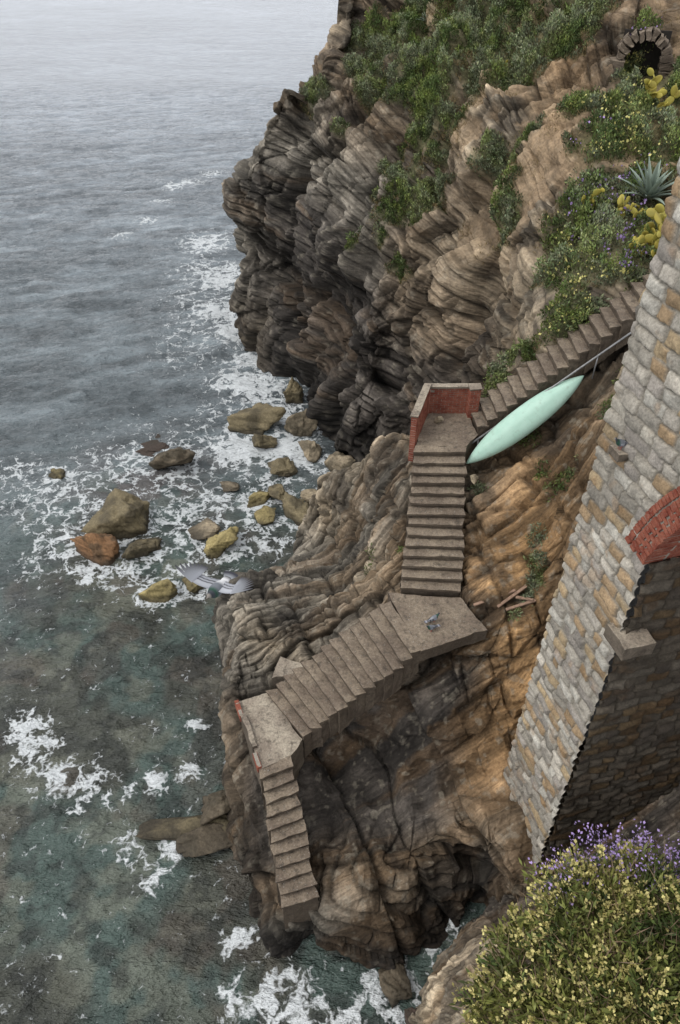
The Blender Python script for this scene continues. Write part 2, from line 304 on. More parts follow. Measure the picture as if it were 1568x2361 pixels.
low1=sm(ra,7.1,8.2); base=sm(ra,9.6,10.4); rgt=sm(li,4.8,5.4)*(1-low1)
o1,g1=blocks(G,R2,(2.2,1.8,.85),201,1.2,5,.4); o2,g2=blocks(G,R2,(1.9,1.2,.30),202,.4,2.5,.5); o3,g3=blocks(G,R2,(.8,.55,.09),203,.15,1.5,.6)
R4=frame((-.5,-.35,.8)); o4,g4=blocks(G,R4,(1.9,1.5,.7),204,.9,3,.3)
R5=frame((.35,-.3,.9)); o5,g5=blocks(G,R5,(2.8,2.4,.28),205,.5,4,.5)
o6,g6=blocks(G,frame((.6,-.1,.5)),(3.4,2.8,1.6),206,1.6,4,.2)
fine=1-.92*low1-.68*rgt
med=1-.8*low1
D=(fbm(G/2.2,3,17)-.5)*1.1+(o1-.5)*.5*med+((o2-.5)*.28+(o3-.5)*.07-(1-g2)*.10-(1-g3)*.02)*fine+(o4-.5)*.35*med+(fbm(G*2.6,4,78)-.5)*.2-(1-g1)*.16*med-(1-g4)*.08*med
D+=low1*(.10-np.abs(fbm(G*.8,3,61)-.5)*.9)+low1*((o6-.5)*.8-(1-g6)*.14)+base*((o5-.5)*.30-(1-g5)*.09)
D=D*np.clip(li,0.2,1)
G=G+nn*D[...,None]; clear(G)
cc=rock_cols(G,cc,R2,700,.9,.35,.4)
cc=cc*((1-.5*(1-g2)*fine)*(1-.3*(1-g3)*fine)*(1-.45*(1-g1)*med)*(1-.3*(1-g4)*med)*(1-.4*(1-g6)*low1)*(1-.45*(1-g5)*base)*(.75+.3*o2*fine+.2*o4))[...,None]  # groove colour carries both crack dirt and painted shade
wet=np.clip((1.3-G[...,2]+fbm(G*1.5,3,5)*1.3)/1.3,0,1)[...,None]; cc=cc*(1-.6*wet)
mesh_np("shore_rocks",G,gridfaces(m,n,True),M_near,cc)
SG=G
# ------------------------------------------------------------------ slope beside and below the viaduct
T=[
[(4.99,9.77,2),(5.9,9.5,3),(7.2,9.3,4.5),(8.3,9.3,6),(9.7,9.8,7)],
[(4.56,8.55,1.8),(5.6,8.2,2.4),(6.7,8,4),(8.15,8.1,5.2),(9.1,7.95,6.5)],
[(4.1,8.05,.3),(4.9,7.3,2.2),(6.2,6.95,3.6),(7.8,6.8,4.8),(8.7,6.8,6)],
[(3.5,7.2,.5),(4.1,6.6,2.5),(5.2,5.9,4.4),(7.1,5.5,5.5),(8.1,5.3,6.5)],
[(2.3,5.8,1.8),(3.1,5.3,3.8),(4.4,4.7,5.6),(6.4,4.4,6.4),(7.6,4.2,7)],
[(2.1,5.1,2),(2.7,4.3,4.4),(4.1,3.7,6.2),(5.8,3.5,7),(7.3,3.5,7)],
[(1.9,4.4,1.5),(2.4,3.4,4.5),(3.8,2.9,6.4),(5.5,2.6,7),(7,2.6,7)],
[(1.5,0,1.5),(2.2,0,4.5),(3.8,0,6.4),(5.5,0,7),(7,0,7)]]
T=[[(r[0][0]-.35,r[0][1]+.1,-1.5)]+r+[(14,r[-1][1]+.5,r[-1][2]+2)] for r in T]
C3=["bbkkkkk","kkkkkkk","kkkkkkk","kkbbbbb","kttbbbb","kttbbbb","kttbbbb","ktbbbbb"]
m,n=340,320
G=up2(T,m,n); nn=nrm(G,(-.3,-.3,1)); cc=pal(C3,m,n)
o1,g1=blocks(G,R2,(1.4,1.4,.5),301,.8,3); o2,g2=blocks(G,R2,(.6,.5,.12),302,.2,1.6)
G=G+nn*((fbm(G/1.5,3,37)-.5)*.6+(o1-.5)*.35+(o2-.5)*.14+(fbm(G*5,4,79)-.5)*.12-(1-g2)*.04-(1-g1)*.08)[...,None]
cc=rock_cols(G,cc,R2,800,1.2)*((.6+.4*g2)*(.75+.5*o2))[...,None]  # grooves darkened for dirt and for shade painted into the colour
mesh_np("hillside",G,gridfaces(m,n,True),M_near,cc)
TG=G
# ------------------------------------------------------------------ concrete staircase
st=empty("concrete_staircase")
for f in FL:
    bm=bmesh.new(); a,b,c,d=[V(f[q],float) for q in 'abcd']; K=f['k']; rise=(f['z1']-f['z0'])/K
    dr={"flight_lower":1.5,"flight_middle":.9,"flight_upper":.8,"flight_top":.7}[f['n']]
    dirn=((c+d)-(a+b)); dirn/=np.linalg.norm(dirn)
    for i in range(K):
        s0=i/K; s1=(i+1)/K+.012; j=lambda s=.018: random.uniform(-s,s)
        l0=a+(c-a)*s0; r0=b+(d-b)*s0; l1=a+(c-a)*s1; r1=b+(d-b)*s1
        w=(r0-l0)/np.linalg.norm(r0-l0); l0=l0-w*j(.05); l1=l1-w*j(.05); r0=r0+w*j(.05); r1=r1+w*j(.05)
        z=f['z0']+(i+1)*rise+j(.012); zb=z-dr-rise
        l0b=l0+dirn*.035; r0b=r0+dirn*.035
        hexa(bm,[(*l0b,zb),(*r0b,zb),(*r1,zb+rise),(*l1,zb+rise),(*l0b,z-.055),(*r0b,z-.055),(*r1,z-.055),(*l1,z-.055)],6,.035,i*3.1)
        l0n=l0-dirn*(.02+j(.018))-w*.02; r0n=r0-dirn*(.02+j(.018))+w*.02
        hexa(bm,[(*l0n,z-.062),(*r0n,z-.062),(*(r1+w*.02),z-.062),(*(l1-w*.02),z-.062),(*l0n,z+j(.008)),(*r0n,z+j(.008)),(*(r1+w*.02),z+.012+j(.006)),(*(l1-w*.02),z+.012+j(.006))],9,.032,i*5.7)
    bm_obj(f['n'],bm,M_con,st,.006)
def slab(name,P,z0,z1,mat):
    bm=bmesh.new(); prism(bm,P,z0,z1)
    bmesh.ops.triangulate(bm,faces=[f for f in bm.faces if len(f.verts)>4])
    for k in range(5): bmesh.ops.subdivide_edges(bm,edges=[e for e in bm.edges if e.calc_length()>.14],cuts=1)
    L=list(bm.verts); Q=V([v.co[:] for v in L]); dq=np.stack([fbm(Q*3.5+k*11,3,33+k)-.5 for k in range(3)],-1)*.09
    for v,q in zip(L,dq): v.co+=Vector(q)
    bmesh.ops.triangulate(bm,faces=bm.faces)
    return bm_obj(name,bm,mat,st)
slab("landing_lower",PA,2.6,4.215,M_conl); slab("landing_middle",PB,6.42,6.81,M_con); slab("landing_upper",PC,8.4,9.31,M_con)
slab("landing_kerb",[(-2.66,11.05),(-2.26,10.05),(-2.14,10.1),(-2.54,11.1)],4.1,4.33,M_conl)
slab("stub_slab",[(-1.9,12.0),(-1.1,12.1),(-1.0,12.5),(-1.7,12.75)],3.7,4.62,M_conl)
# ------------------------------------------------------------------ brick walls
def brick_wall(name,pts,z0,h,th,cap=None,cap_t=.05):
    root=empty(name); bmB=bmesh.new(); bmM=bmesh.new(); bmC=bmesh.new()
    for p,q in zip(pts[:-1],pts[1:]):
        p=V(p,float);q=V(q,float); L=np.linalg.norm(q-p); u=(q-p)/L; w=V([-u[1],u[0]])
        def bx(bm,s0,s1,t0,t1,a,b,jit=0,cuts=0,amp=0):
            c=[]
            for zz in (a,b):
                for s,t in ((s0,t0),(s1,t0),(s1,t1),(s0,t1)):
                    e=p+u*s+w*t; c.append((e[0]+random.uniform(-jit,jit),e[1]+random.uniform(-jit,jit),zz+random.uniform(-jit,jit)))
            hexa(bm,c,cuts,amp)
        bx(bmM,.01,L-.01,-th/2+.014,th/2-.014,z0,z0+h-.005)
        nr=max(1,int(round(h/.075))); rh=h/nr
        for r in range(nr):
            x=-(.115 if r%2 else 0)
            while x<L:
                a=max(x+.006,0); b=min(x+.222,L)
                if b-a>.04 and not(r>=nr-2 and random.random()<.12): bx(bmB,a,b,-th/2,th/2,z0+r*rh+.006,z0+(r+1)*rh-.006,.004)
                x+=.23
        if cap: bx(bmC,-.03,L+.03,-th/2-.03,th/2+.03,z0+h,z0+h+cap_t,.012,8,.015)
    bm_obj("bricks",bmB,M_brick,root,.006); bm_obj("mortar_core",bmM,M_mortar,root)
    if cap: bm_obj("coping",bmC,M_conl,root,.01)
    else: bmC.free()
    return root
brick_wall("brick_parapet",[(2.02,16.45),(2.55,18.15)],8.75,1.5,.16,True,.05)
brick_wall("brick_parapet",[(2.64,18.18),(3.85,18.18)],9.2,.98,.16,True,.05)
brick_wall("brick_pier",[(3.75,18.0),(4.05,18.02)],9.0,1.25,.3,True)
brick_wall("brick_kerb",[(-2.84,11.5),(-2.64,11.0)],4.05,.27,.12,None)
brick_wall("brick_kerb",[(-2.2,9.93),(-2.04,9.52)],4.05,.25,.12,None)
# ------------------------------------------------------------------ viaduct wall with arch
via=empty("stone_viaduct")
O=V([4.95,7.75]); WD=V([-.253,.967]); IN=V([.967,.253])
def loc(s,dep,z): 
    s,dep,z=np.broadcast_arrays(V(s,float),V(dep,float),V(z,float)); return np.stack([O[0]+WD[0]*s+IN[0]*dep,O[1]+WD[1]*s+IN[1]*dep,z],-1)
STC=V([(.31,.285,.24),(.36,.33,.28),(.25,.23,.195),(.30,.275,.235),(.37,.35,.305),(.27,.245,.215),(.34,.26,.16),(.28,.20,.12)])
def masonry(name,S,Zz,dep0,fn,seed,rough=1.,tint=(1,1,1)):
    ch=.25; wl=.44
    zz=Zz+ (fbm(np.stack([S,Zz,S*0],-1)*.7,2,seed)-.5)*.14; k=np.floor(zz/ch); fz=zz/ch-k; zero=k*0
    xs=S/wl+h3(k,zero,zero,seed)*9+ (fbm(np.stack([S*.9,k*3.3,S*0],-1),2,seed+2)-.5)*2.2
    i=np.floor(xs); fx=xs-i
    ex=np.minimum(fx,1-fx)*wl; ez=np.minimum(fz,1-fz)*ch
    P3=np.stack([S,Zz,S*0+seed],-1)
    e=np.minimum(ex,ez)-(fbm(P3*9,3,seed+9)-.5)*.03
    j=sm(e,.004,.032)
    bulge=.02+.045*h3(i,k,zero,seed+1)+.03*np.clip(e/.12,0,1)+(fbm(P3*5,4,seed+3)-.5)*.10+((fx-.5)*(h3(i,k,zero,seed+7)-.5)+(fz-.5)*(h3(i,k,zero,seed+8)-.5))*.09
    out=j*bulge*rough
    ci_=(h3(i,k,zero,seed+4)*8).astype(int); col=STC[np.clip(ci_,0,7)]*(.75+.45*h3(i,k,zero,seed+5))[...,None]
    a=(sm(fbm(P3*2.4,4,seed+12),.55,.7)*.4)[...,None]; col=col*(1-a)+V([.26,.16,.08])*a
    col=col*(.7+.6*fbm(P3*6,4,seed+13))[...,None]*(.7+.6*fbm(P3*.5,3,seed+14))[...,None]
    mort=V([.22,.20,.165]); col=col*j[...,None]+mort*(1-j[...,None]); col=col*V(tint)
    P=fn(S,dep0-out,Zz)
    mm,nn_=S.shape
    return mesh_np(name,P,gridfaces(mm,nn_,False),M_stone,col,True,via)
sc_,zc_,Ra=-4.09,12.06,4.5
def lower_s0(z): return np.where(z<13,.03*(z-2.5),sc_+np.sqrt(np.maximum(Ra**2-(z-zc_)**2,0)))
z=np.linspace(0,15.5,620)[:,None]; q=np.linspace(0,1,150)[None,:]
s0=lower_s0(z); Sg=s0+q*(2.2-s0); masonry("outer_face",Sg,z+0*q,0,lambda s,d,zz:loc(s,d,zz),41,1.,(1.08,1.08,1.08))
z=np.linspace(15.5,20,180)[:,None]; Sg=-1.4+q*3.6+0*z; masonry("outer_face_top",Sg,z+0*q,0,lambda s,d,zz:loc(s,d,zz),41,1.,(1.08,1.08,1.08))
z=np.linspace(0,13.05,440)[:,None]; q2=np.linspace(0,5,170)[None,:]
masonry("jamb_face",q2+0*z,z+0*q2,0,lambda s,d,zz:loc(.03*(zz-2.5)+d,s,zz),57,1.,(.28,.255,.23))  # dark tint paints in the shade beneath the arch
ang=np.radians(np.linspace(12,168,60)); arcS=sc_+Ra*np.cos(ang); arcZ=zc_+Ra*np.sin(ang)
dp=np.linspace(.02,5,12)[:,None]; P=loc(arcS[None,:]+0*dp,dp,arcZ[None,:]+0*dp); 
mesh_np("arch_soffit",P,gridfaces(12,60),M_brick,None,True,via)
ss=np.concatenate([[-14,-8.6],arcS[::-1][:-14]]); ss=ss[ss<=-1.38]; ss=np.append(ss,-1.38)
lo=np.where(ss<-8.48,0,zc_+np.sqrt(np.maximum(Ra**2-(ss-sc_)**2,0))); P=loc(np.stack([ss,ss]),.03,np.stack([lo,lo*0+20]))
mesh_np("spandrel",P,gridfaces(2,len(ss)),M_stone,np.full((2,len(ss),3),.27),False,via)
bm=bmesh.new()
def quad(*pp): bm.faces.new([bm.verts.new(Vector(tuple(loc(*p)))) for p in pp])
quad((2.19,.01,0),(2.19,5,0),(2.19,5,20),(2.19,.01,20)); quad((-14,.02,20),(2.19,.02,20),(2.19,5,20),(-14,5,20)); quad((-8.5,.04,0),(-8.5,5,0),(-8.5,5,13),(-8.5,.04,13)); quad((-14,5,0),(-8.5,5,0),(-8.5,5,20),(-14,5,20))
o=bm_obj("shell",bm,M_stone,via); colattr(o.data,"Col",np.full((len(o.data.vertices),3),.26))
bm=bmesh.new(); bmM=bmesh.new()
def archbox(bm,a0,a1,r0,r1,d0,d1,j=0):
    c=[]
    for d_ in (d1,d0):
        for a_,r_ in ((a0,r0),(a1,r0),(a1,r1),(a0,r1)):
            p=loc(sc_+r_*math.cos(a_),d_,zc_+r_*math.sin(a_)); c.append(tuple(p+np.random.uniform(-j,j,3)))
    hexa(bm,c)
np.random.seed(3)
da=.085/Ra; a_=math.radians(12)
k=0
while a_<math.radians(100):
    sp=[(Ra-.01,.14),(Ra+.15,.235),(Ra+.40,.14)] if k%2 else [(Ra-.01,.235),(Ra+.245,.14),(Ra+.40,.14)]
    for r_,w_ in sp: archbox(bm,a_+.0026,a_+da-.0026,r_,r_+w_-.018,-.12+random.uniform(-.02,.016),.25,.006)
    a_+=da; k+=1
bm_obj("arch_ring_bricks",bm,M_brick,via,.006)
for i in range(30):
    a0=math.radians(12+i*3); archbox(bmM,a0,a0+math.radians(3.0),Ra+.0,Ra+.53,-.085,.3)
bm_obj("arch_ring_mortar",bmM,M_mortar,via)
def stonebox(name,s0,s1,d0,d1,z0,z1):
    bm=bmesh.new(); c=[tuple(loc(s,d,zz)) for zz in (z0,z1) for s,d in ((s0,d0),(s1,d0),(s1,d1),(s0,d1))]
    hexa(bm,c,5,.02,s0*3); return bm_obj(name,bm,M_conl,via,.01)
stonebox("corbel",-.10,.50,-.18,.42,11.1,11.40)
stonebox("ledge_stone",1.45,1.75,-.2,.1,14.2,14.34)
# ------------------------------------------------------------------ old tunnel mouth
tun=empty("stone_archway"); bm=bmesh.new(); fd=V([-.30,-.954]); sd=V([.954,-.30])
tc=V([10.7,29.6]); tz=16.6
def tp(a,r,d): q=tc+sd*(r*math.cos(a))+fd*d; return (q[0],q[1],tz+r*math.sin(a))
for k in range(11):
    a0=math.pi*k/11+.03; a1=math.pi*(k+1)/11-.03; ro=.93+random.uniform(-.1,.08); fr=random.uniform(-.06,.06)
    c=[tp(a0,.62,-.9),tp(a1,.62,-.9),tp(a1,ro,-.9),tp(a0,ro,-.9),tp(a0,.6,.2+fr),tp(a1,.6,.2+fr),tp(a1,ro,.1+fr),tp(a0,ro,.1+fr)]
    hexa(bm,c,3,.09,k)
for sgn in (1,-1):
    for r in range(6):
        z1=tz-.02-r*.26; z0=z1-.24; c=[]; e_=random.uniform(.1,.3)
        for zz in (z0,z1):
            for rr,d_ in ((.62,-.9),(1.0+e_,-.9),(1.0+e_,.15),(.62,.2)):
                q=tc+sd*(rr*sgn)+fd*d_; c.append((q[0],q[1],zz))
        hexa(bm,c,3,.09,r)
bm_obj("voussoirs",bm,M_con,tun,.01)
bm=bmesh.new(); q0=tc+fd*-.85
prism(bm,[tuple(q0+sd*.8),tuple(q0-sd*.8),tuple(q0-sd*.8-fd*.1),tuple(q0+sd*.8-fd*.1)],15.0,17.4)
bm_obj("shade_plate",bm,simple("cavity_shade",(.02,.017,.014),.95),tun)  # near-black plate added to stand in for the shade inside the archway
# ------------------------------------------------------------------ kayak
def kayak():
    a,b=KAY; ax=b-a; L=np.linalg.norm(ax); ax/=L; sd=np.cross(ax,[0,0,1.]); sd/=np.linalg.norm(sd); up=np.cross(sd,ax)
    r=math.radians(-25); sd2=sd*math.cos(r)+up*math.sin(r); up2_=-sd*math.sin(r)+up*math.cos(r)
    K=60;Mx=28; P=[]
    for i in range(K+1):
        t=i/K; e=max(1-abs(2*t-1)**2.3,0.0002); w=.40*e**.85; hgt=.27*e**.6
        c=a+ax*(L*t)+up*.10
        for j in range(Mx):
            th=2*math.pi*j/Mx; x=math.cos(th); y=math.sin(th)
            y2=y*(hgt if y>0 else hgt*.55); x2=w*math.copysign(abs(x)**.9,x)
            if y>0: y2*=1+.14*math.exp(-(x/.2)**2)
            P.append(c+sd2*x2+up2_*y2)
    i=np.arange(K)[:,None]; j=np.arange(Mx)[None,:]
    F=np.stack([i*Mx+j,i*Mx+(j+1)%Mx,(i+1)*Mx+(j+1)%Mx,(i+1)*Mx+j],-1).reshape(-1,4)
    t=NT("mint_hull_paint"); nz=t.noise(t.pos,3,4,.6); col=t.mix(t.ramp(nz,.3,.7),(.35,.54,.44,1),(.42,.60,.50,1)); col=t.mix(t.math('MULTIPLY',t.ramp(t.noise(t.pos,7,5,.75),.54,.70),.5),col,(.26,.33,.26,1))
    mesh_np("kayak",V(P),F,t.fin(col,.5,None,.35),None,True)
kayak()
def tube(name,p,q,r,mat,parent=None):
    p=Vector(p);q=Vector(q); bm=bmesh.new(); bmesh.ops.create_cone(bm,cap_ends=True,segments=10,radius1=r,radius2=r*.9,depth=(q-p).length)
    bmesh.ops.transform(bm,matrix=Matrix.Translation((p+q)/2)@(q-p).to_track_quat('Z','Y').to_matrix().to_4x4(),verts=bm.verts)
    return bm_obj(name,bm,mat,parent,0,True)
M_metal=simple("weathered_metal",(.25,.25,.25),.5,.3,12,.5,.3)
hr=empty("metal_handrail"); tube("rail",(3.62,16.75,9.05),(9.0,17.75,13.2),.028,M_metal,hr)
for s in (.06,.35,.62,.9):
    p=V([3.62,16.75,9.05])*(1-s)+V([9.0,17.75,13.2])*s; tube("post",(p[0],p[1],p[2]-.7),p,.02,M_metal,hr)
wd=empty("broken_planks"); M_wood=simple("weathered_wood",(.26,.17,.12),.85,.3,14,.2)
for k,(p,q) in enumerate((((3.5,12.6,6.95),(4.6,12.9,7.2)),((4.1,12.5,7.0),(4.9,13.0,7.25)),((4.3,12.4,7.0),(5.2,12.6,7.2)),((4.6,12.75,7.1),(5.0,12.55,7.2)))):
    p=V(p);q=V(q);u=(q-p)/np.linalg.norm(q-p);w=V([-u[1],u[0],0])*.04; bm=bmesh.new(); h=V([0,0,.022])
    hexa(bm,[p-w-h,q-w-h,q+w-h,p+w-h,p-w+h,q-w+h,q+w+h,p+w+h]); bm_obj("plank",bm,M_wood,wd,.004)
# ------------------------------------------------------------------ boulders
t=NT("boulder_rock"); c=t.attr(); d_=t.noise(t.pos,11,4,.7)
M_boul=t.fin(t.scale(c,t.rng(d_,.3,.7,.6,1.4)),.75,t.bump(d_,.7,.05),.3)
BC={'o':(.16,.13,.075),'y':(.29,.235,.105),'r':(.25,.135,.065),'d':(.11,.088,.06),'t':(.27,.22,.15),'p':(.11,.07,.055)}
def boulder(x,y,w,ht,col,asp=.75,rot=0,name="boulder",z0=None,pts_n=12):
    sd_=int(abs(x*131+y*71))%9999; r=np.random.default_rng(sd_)
    bm=bmesh.new(); pts=r.normal(size=(pts_n,3)); pts/=np.linalg.norm(pts,axis=1)[:,None]; pts*=r.uniform(.85,1.15,(pts_n,1))
    for p in pts: bm.verts.new(tuple(p))
    bmesh.ops.convex_hull(bm,input=list(bm.verts))
    lv=[v for v in bm.verts if not v.link_faces]
    if lv: bmesh.ops.delete(bm,geom=lv,context='VERTS')
    bmesh.ops.triangulate(bm,faces=list(bm.faces))
    for k in range(5): bmesh.ops.subdivide_edges(bm,edges=[e for e in bm.edges if e.calc_length()>.11],cuts=1); bmesh.ops.triangulate(bm,faces=list(bm.faces))
    bmesh.ops.smooth_vert(bm,verts=bm.verts,factor=.5,use_axis_x=True,use_axis_y=True,use_axis_z=True)
    P=V([v.co[:] for v in bm.verts]); nr=P/np.linalg.norm(P,axis=1)[:,None]
    o_,g_=blocks(P+x,R1,(.9,.8,.3),sd_,.3,1.5)
    P=P+nr*((fbm(P*2+x,4,5)-.5)*.3+(o_-.5)*.22-(1-g_)*.07)[:,None]
    P=P*V([w/2,w/2*asp,ht*.62])*1.12; c_,s_=math.cos(rot),math.sin(rot)
    P=np.stack([P[:,0]*c_-P[:,1]*s_,P[:,0]*s_+P[:,1]*c_,P[:,2]],1)+V([x,y,ht*.28 if z0 is None else z0])
    for v,p in zip(bm.verts,P): v.co=p
    o=bm_obj(name,bm,M_boul,None,0,True); C=V(BC[col])*r.uniform(.85,1.15)
    P=V([v.co[:] for v in o.data.vertices]); cc=C*(.6+.8*fbm(P*2.2,4,9))[:,None]
    a=(sm(fbm(P*1.6,4,19),.5,.64)*.6)[:,None]; cc=cc*(1-a)+V([.05,.042,.028])*a
    if z0 is None:
        a=(np.clip((.32-P[:,2]+.2*fbm(P*3,3,3))/.3,0,1)*.75)[:,None]; cc=cc*(1-a)+V([.028,.024,.018])*a
    colattr(o.data,"Col",cc)
BO=[(-4.2,31,3.2,1.4,'o'),(-3.75,29.4,1.5,1.0,'o'),(-8.0,27.7,2.0,1.4,'d'),(-13.5,27.1,1.0,.4,'y'),(-9.6,23.4,2.8,1.7,'o'),(-10.0,21.4,2.5,1.4,'r'),(-8.35,21.9,1.7,.9,'o'),(-7.2,19.5,1.5,.8,'y'),(-4.97,22.2,1.8,1.0,'y'),(-5.9,23,1.4,.5,'t'),(-2.8,27.3,1.9,.6,'o'),(0.0,27.2,1.5,1.3,'t'),(-2.0,24.1,1.4,1.5,'o'),(-3.3,23.9,1.2,.8,'y'),(-2.8,25.5,1.2,.7,'o'),(-3.85,25.1,1.4,.5,'y'),(-1.2,25.2,1.3,.8,'t'),(-5.8,19.9,1.1,.35,'y'),(-5.15,26.2,1.0,.3,'t'),(-2.6,33.8,1.4,1.3,'o'),(-2.0,30.6,1.7,1.7,'t'),(-1.6,28.6,1.6,.9,'t'),(1.33,5.9,1.0,.5,'d'),(1.9,5.1,.8,.3,'p'),(-5.2,40.4,1.8,1.6,'t'),(-9.4,29.7,2.6,.12,'p')]
for k,(x,y,w,h_,c_) in enumerate(BO): boulder(x,y,w,h_,c_,.7+.25*((k*7)%5)/5,(k*1.7)%3.1)
boulder(-4.3,10.0,3.2,.36,'o',.34,.02,"rock_ledge"); boulder(-3.8,9.7,2.2,.5,'d',.5,.1,"rock_ledge"); boulder(-3.5,10.5,1.7,1.1,'d',.7,.3,"rock_ledge")
boulder(2.9,17.6,.3,.22,'t',.8,.2,"loose_stone",9.38); boulder(3.72,15.6,.3,.3,'t',.8,.7,"loose_stone",8.75)
# ------------------------------------------------------------------ sea
ys=np.concatenate([np.arange(-4,2,.5),np.arange(2,30,.085),np.geomspace(30,130,300)[1:],np.geomspace(130,7000,80)[1:]])
xs=np.concatenate([-np.geomspace(5000,62,30),np.linspace(-60,-17,220),np.arange(-16.9,5,.095),np.geomspace(5.2,5000,50)])
X,Y=np.meshgrid(xs,ys); Pw=np.stack([X,Y,X*0],-1); m,n=X.shape
near=np.clip((125-Y)/60,0,1)*np.clip((62+X)/8,0,1)
def ridged(P,seed): return 1-np.abs(2*fbm(P,4,seed,.5)-1)*2
ca_,sa_=math.cos(.35),math.sin(.35); Pr=np.stack([X*ca_+Y*sa_,-X*sa_+Y*ca_,X*0],-1)
wv=(ridged(Pr*V([.22,.50,1]),51)*.22*(.5+.5*sm(Y,20,45))+ridged(Pr*V([1.0,1.9,1])+3,52)*.06+(fbm(Pw*3.2,3,53)-.5)*.05)
FO=[(-10.5,57.4,2.2),(-8.6,50.5,2.4),(-8.2,44.8,2.4),(-6.9,41.7,1.9),(-4.8,38.3,1.7),(-4.5,34.9,2.0),(-5.8,35.6,1.5),(-3.3,32.3,1.4),(-4.9,29.5,1.6),(-2.9,29.1,1.5),(-1.4,28.3,1),(-6.6,32.7,1.3),(-7.9,27,2.3),(-10.2,27.7,2.5),(-5.7,25.3,1.7),(-12.6,25.3,3),(-15.5,27.3,1.3),(-12.2,22.4,2),(-7,23.9,1.5),(-3,22.4,1.2),(-8.5,20.4,1.3),(-6.5,21.1,1.2),(-10.4,13.4,.8),(-9.8,12.6,.8),(-8.9,11.7,.8),(-7.9,11.4,.8),(-6.8,11.2,.6),(-5.75,11.5,.5),(-4.8,11.8,.4),(-4.8,13.5,.4),(-6.1,9.4,.6),(-5.3,8.5,.5),(-4.8,9.4,.5),(-2.7,7.0,.5),(-1.6,5.7,.8),(-.8,5.4,.8),(-2.5,5.6,.6),(1.4,5.4,.6),(2.5,6.9,.45),(2.2,6.2,.4),(-16,72,1.4),(-16.1,67.6,1.2),(-14.3,72.8,1.4),(-16.4,62.4,1),(-17.8,58.9,1),(-12.8,76,1.4),(0.2,5.2,.7),(3.0,7.3,.4)]
foam=np.zeros(X.shape)
for k,(fx,fy,fr) in enumerate(FO):
    amp=.85 if k<4 else 1.0 if k<11 else .6
    if 22<=k<29: amp=.74
    if k>=29: amp=.66
    if 33<=k<40 or k>=46: amp=.72
    if 40<=k<46: amp=.66
    d2=((X-fx)**2+(Y-fy)**2)/(fr*1.25)**2; foam=np.maximum(foam,amp*np.exp(-d2))
for (x,y,w,h_,c_) in BO:
    if h_<.35: continue
    d2=(np.sqrt((X-x)**2+(Y-y)**2)-w*.5)/.4; foam=np.maximum(foam,.66*np.exp(-np.clip(d2,0,9)**2)*(Y<45))
broad=np.clip(1.15-np.sqrt(((X+7)/10)**2+((Y-26)/9)**2),0,1); foam=np.maximum(foam,np.minimum(broad*.6,.42)); foam=np.maximum(foam,.22*np.exp(-((Y-18)/9)**2)*(X<0)); foam=np.maximum(foam,.2*(Y<14)*(.5+fbm(Pw*.5,2,8)))
strip=np.exp(-((X+9.5+.08*(Y-45))/3.2)**2)*sm(Y,33,40)*sm(-Y,-62,-50); foam=np.maximum(foam,strip*.5)
foam=foam*(.68+.64*fbm(Pw*.45,3,81))
shal=np.clip((X+19)/8,0,1)*sm(-Y,-33,-20)
Pw[...,2]=wv*near*(1-.35*shal)-.08+foam*.06*near
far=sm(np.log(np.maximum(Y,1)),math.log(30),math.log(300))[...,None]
deep=V([.125,.148,.158])*(1-far)+V([.31,.34,.385])*far  # water colour pales with distance to imitate haze
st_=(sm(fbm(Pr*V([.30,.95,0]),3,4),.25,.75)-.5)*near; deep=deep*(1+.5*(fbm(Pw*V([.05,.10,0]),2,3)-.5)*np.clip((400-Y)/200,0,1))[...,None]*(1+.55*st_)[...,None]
def L(c,a,k): k=k[...,None]; return c*(1-k)+V(a)*k
bed=np.ones(X.shape+(3,))*V([.070,.074,.060]); bed=L(bed,(.075,.105,.092),sm(fbm(Pw*.4,4,21),.42,.6)); bed=L(bed,(.15,.155,.12),sm(fbm(Pw*1.0,4,22),.55,.68)*.6); bed=L(bed,(.09,.068,.055),sm(fbm(Pw*.7,3,23),.55,.62)*.4); bed=L(bed,(.025,.028,.025),sm(fbm(Pw*1.8,4,24),.54,.66)*.6)
bed=L(bed,(.13,.08,.065),sm(-np.hypot(X+9.5,(Y-28)),-5,-2)*sm(fbm(Pw*.9,3,25),.45,.55)*.7)
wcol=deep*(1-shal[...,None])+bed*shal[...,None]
t=NT("sea_water"); fa=t.n("ShaderNodeAttribute"); fa.attribute_name="Foam"; Fd=fa.outputs["Fac"]; wc=t.attr()
wn=t.noise(t.pos,1.1,3,.6,1); warp=t.vm('ADD',t.pos,t.scale(t.vm('SUBTRACT',wn,(.5,.5,.5)),1.7))
e1=t.vor(warp,1.15,'DISTANCE_TO_EDGE'); e2=t.vor(warp,3.4,'DISTANCE_TO_EDGE'); nf=t.noise(t.pos,2.3,6,.75)
v_=t.math('MULTIPLY_ADD',e1,1.5,t.math('MULTIPLY_ADD',e2,1.1,t.math('MULTIPLY_ADD',nf,2.0,-.78)))
fm=t.math('MULTIPLY',t.math('SUBTRACT',t.math('MULTIPLY',Fd,1.25),v_),3.5,clamp=True)
w1=t.noise(t.map(t.pos,(.6,1.4,1),(0,0,.35)),.9,6,.65); w2=t.noise(t.map(t.pos,(1,1.6,1),(0,0,-.3)),5,3,.6); w0=t.noise(t.map(t.pos,(.5,1.5,1),(0,0,.2)),.22,4,.6)
wcs=t.scale(wc,t.math('MULTIPLY',t.rng(w1,.3,.7,.68,1.32),t.rng(w0,.35,.65,.86,1.14)))
col=t.mix(t.math('MULTIPLY',fm,.92),wcs,(.72,.75,.76,1))
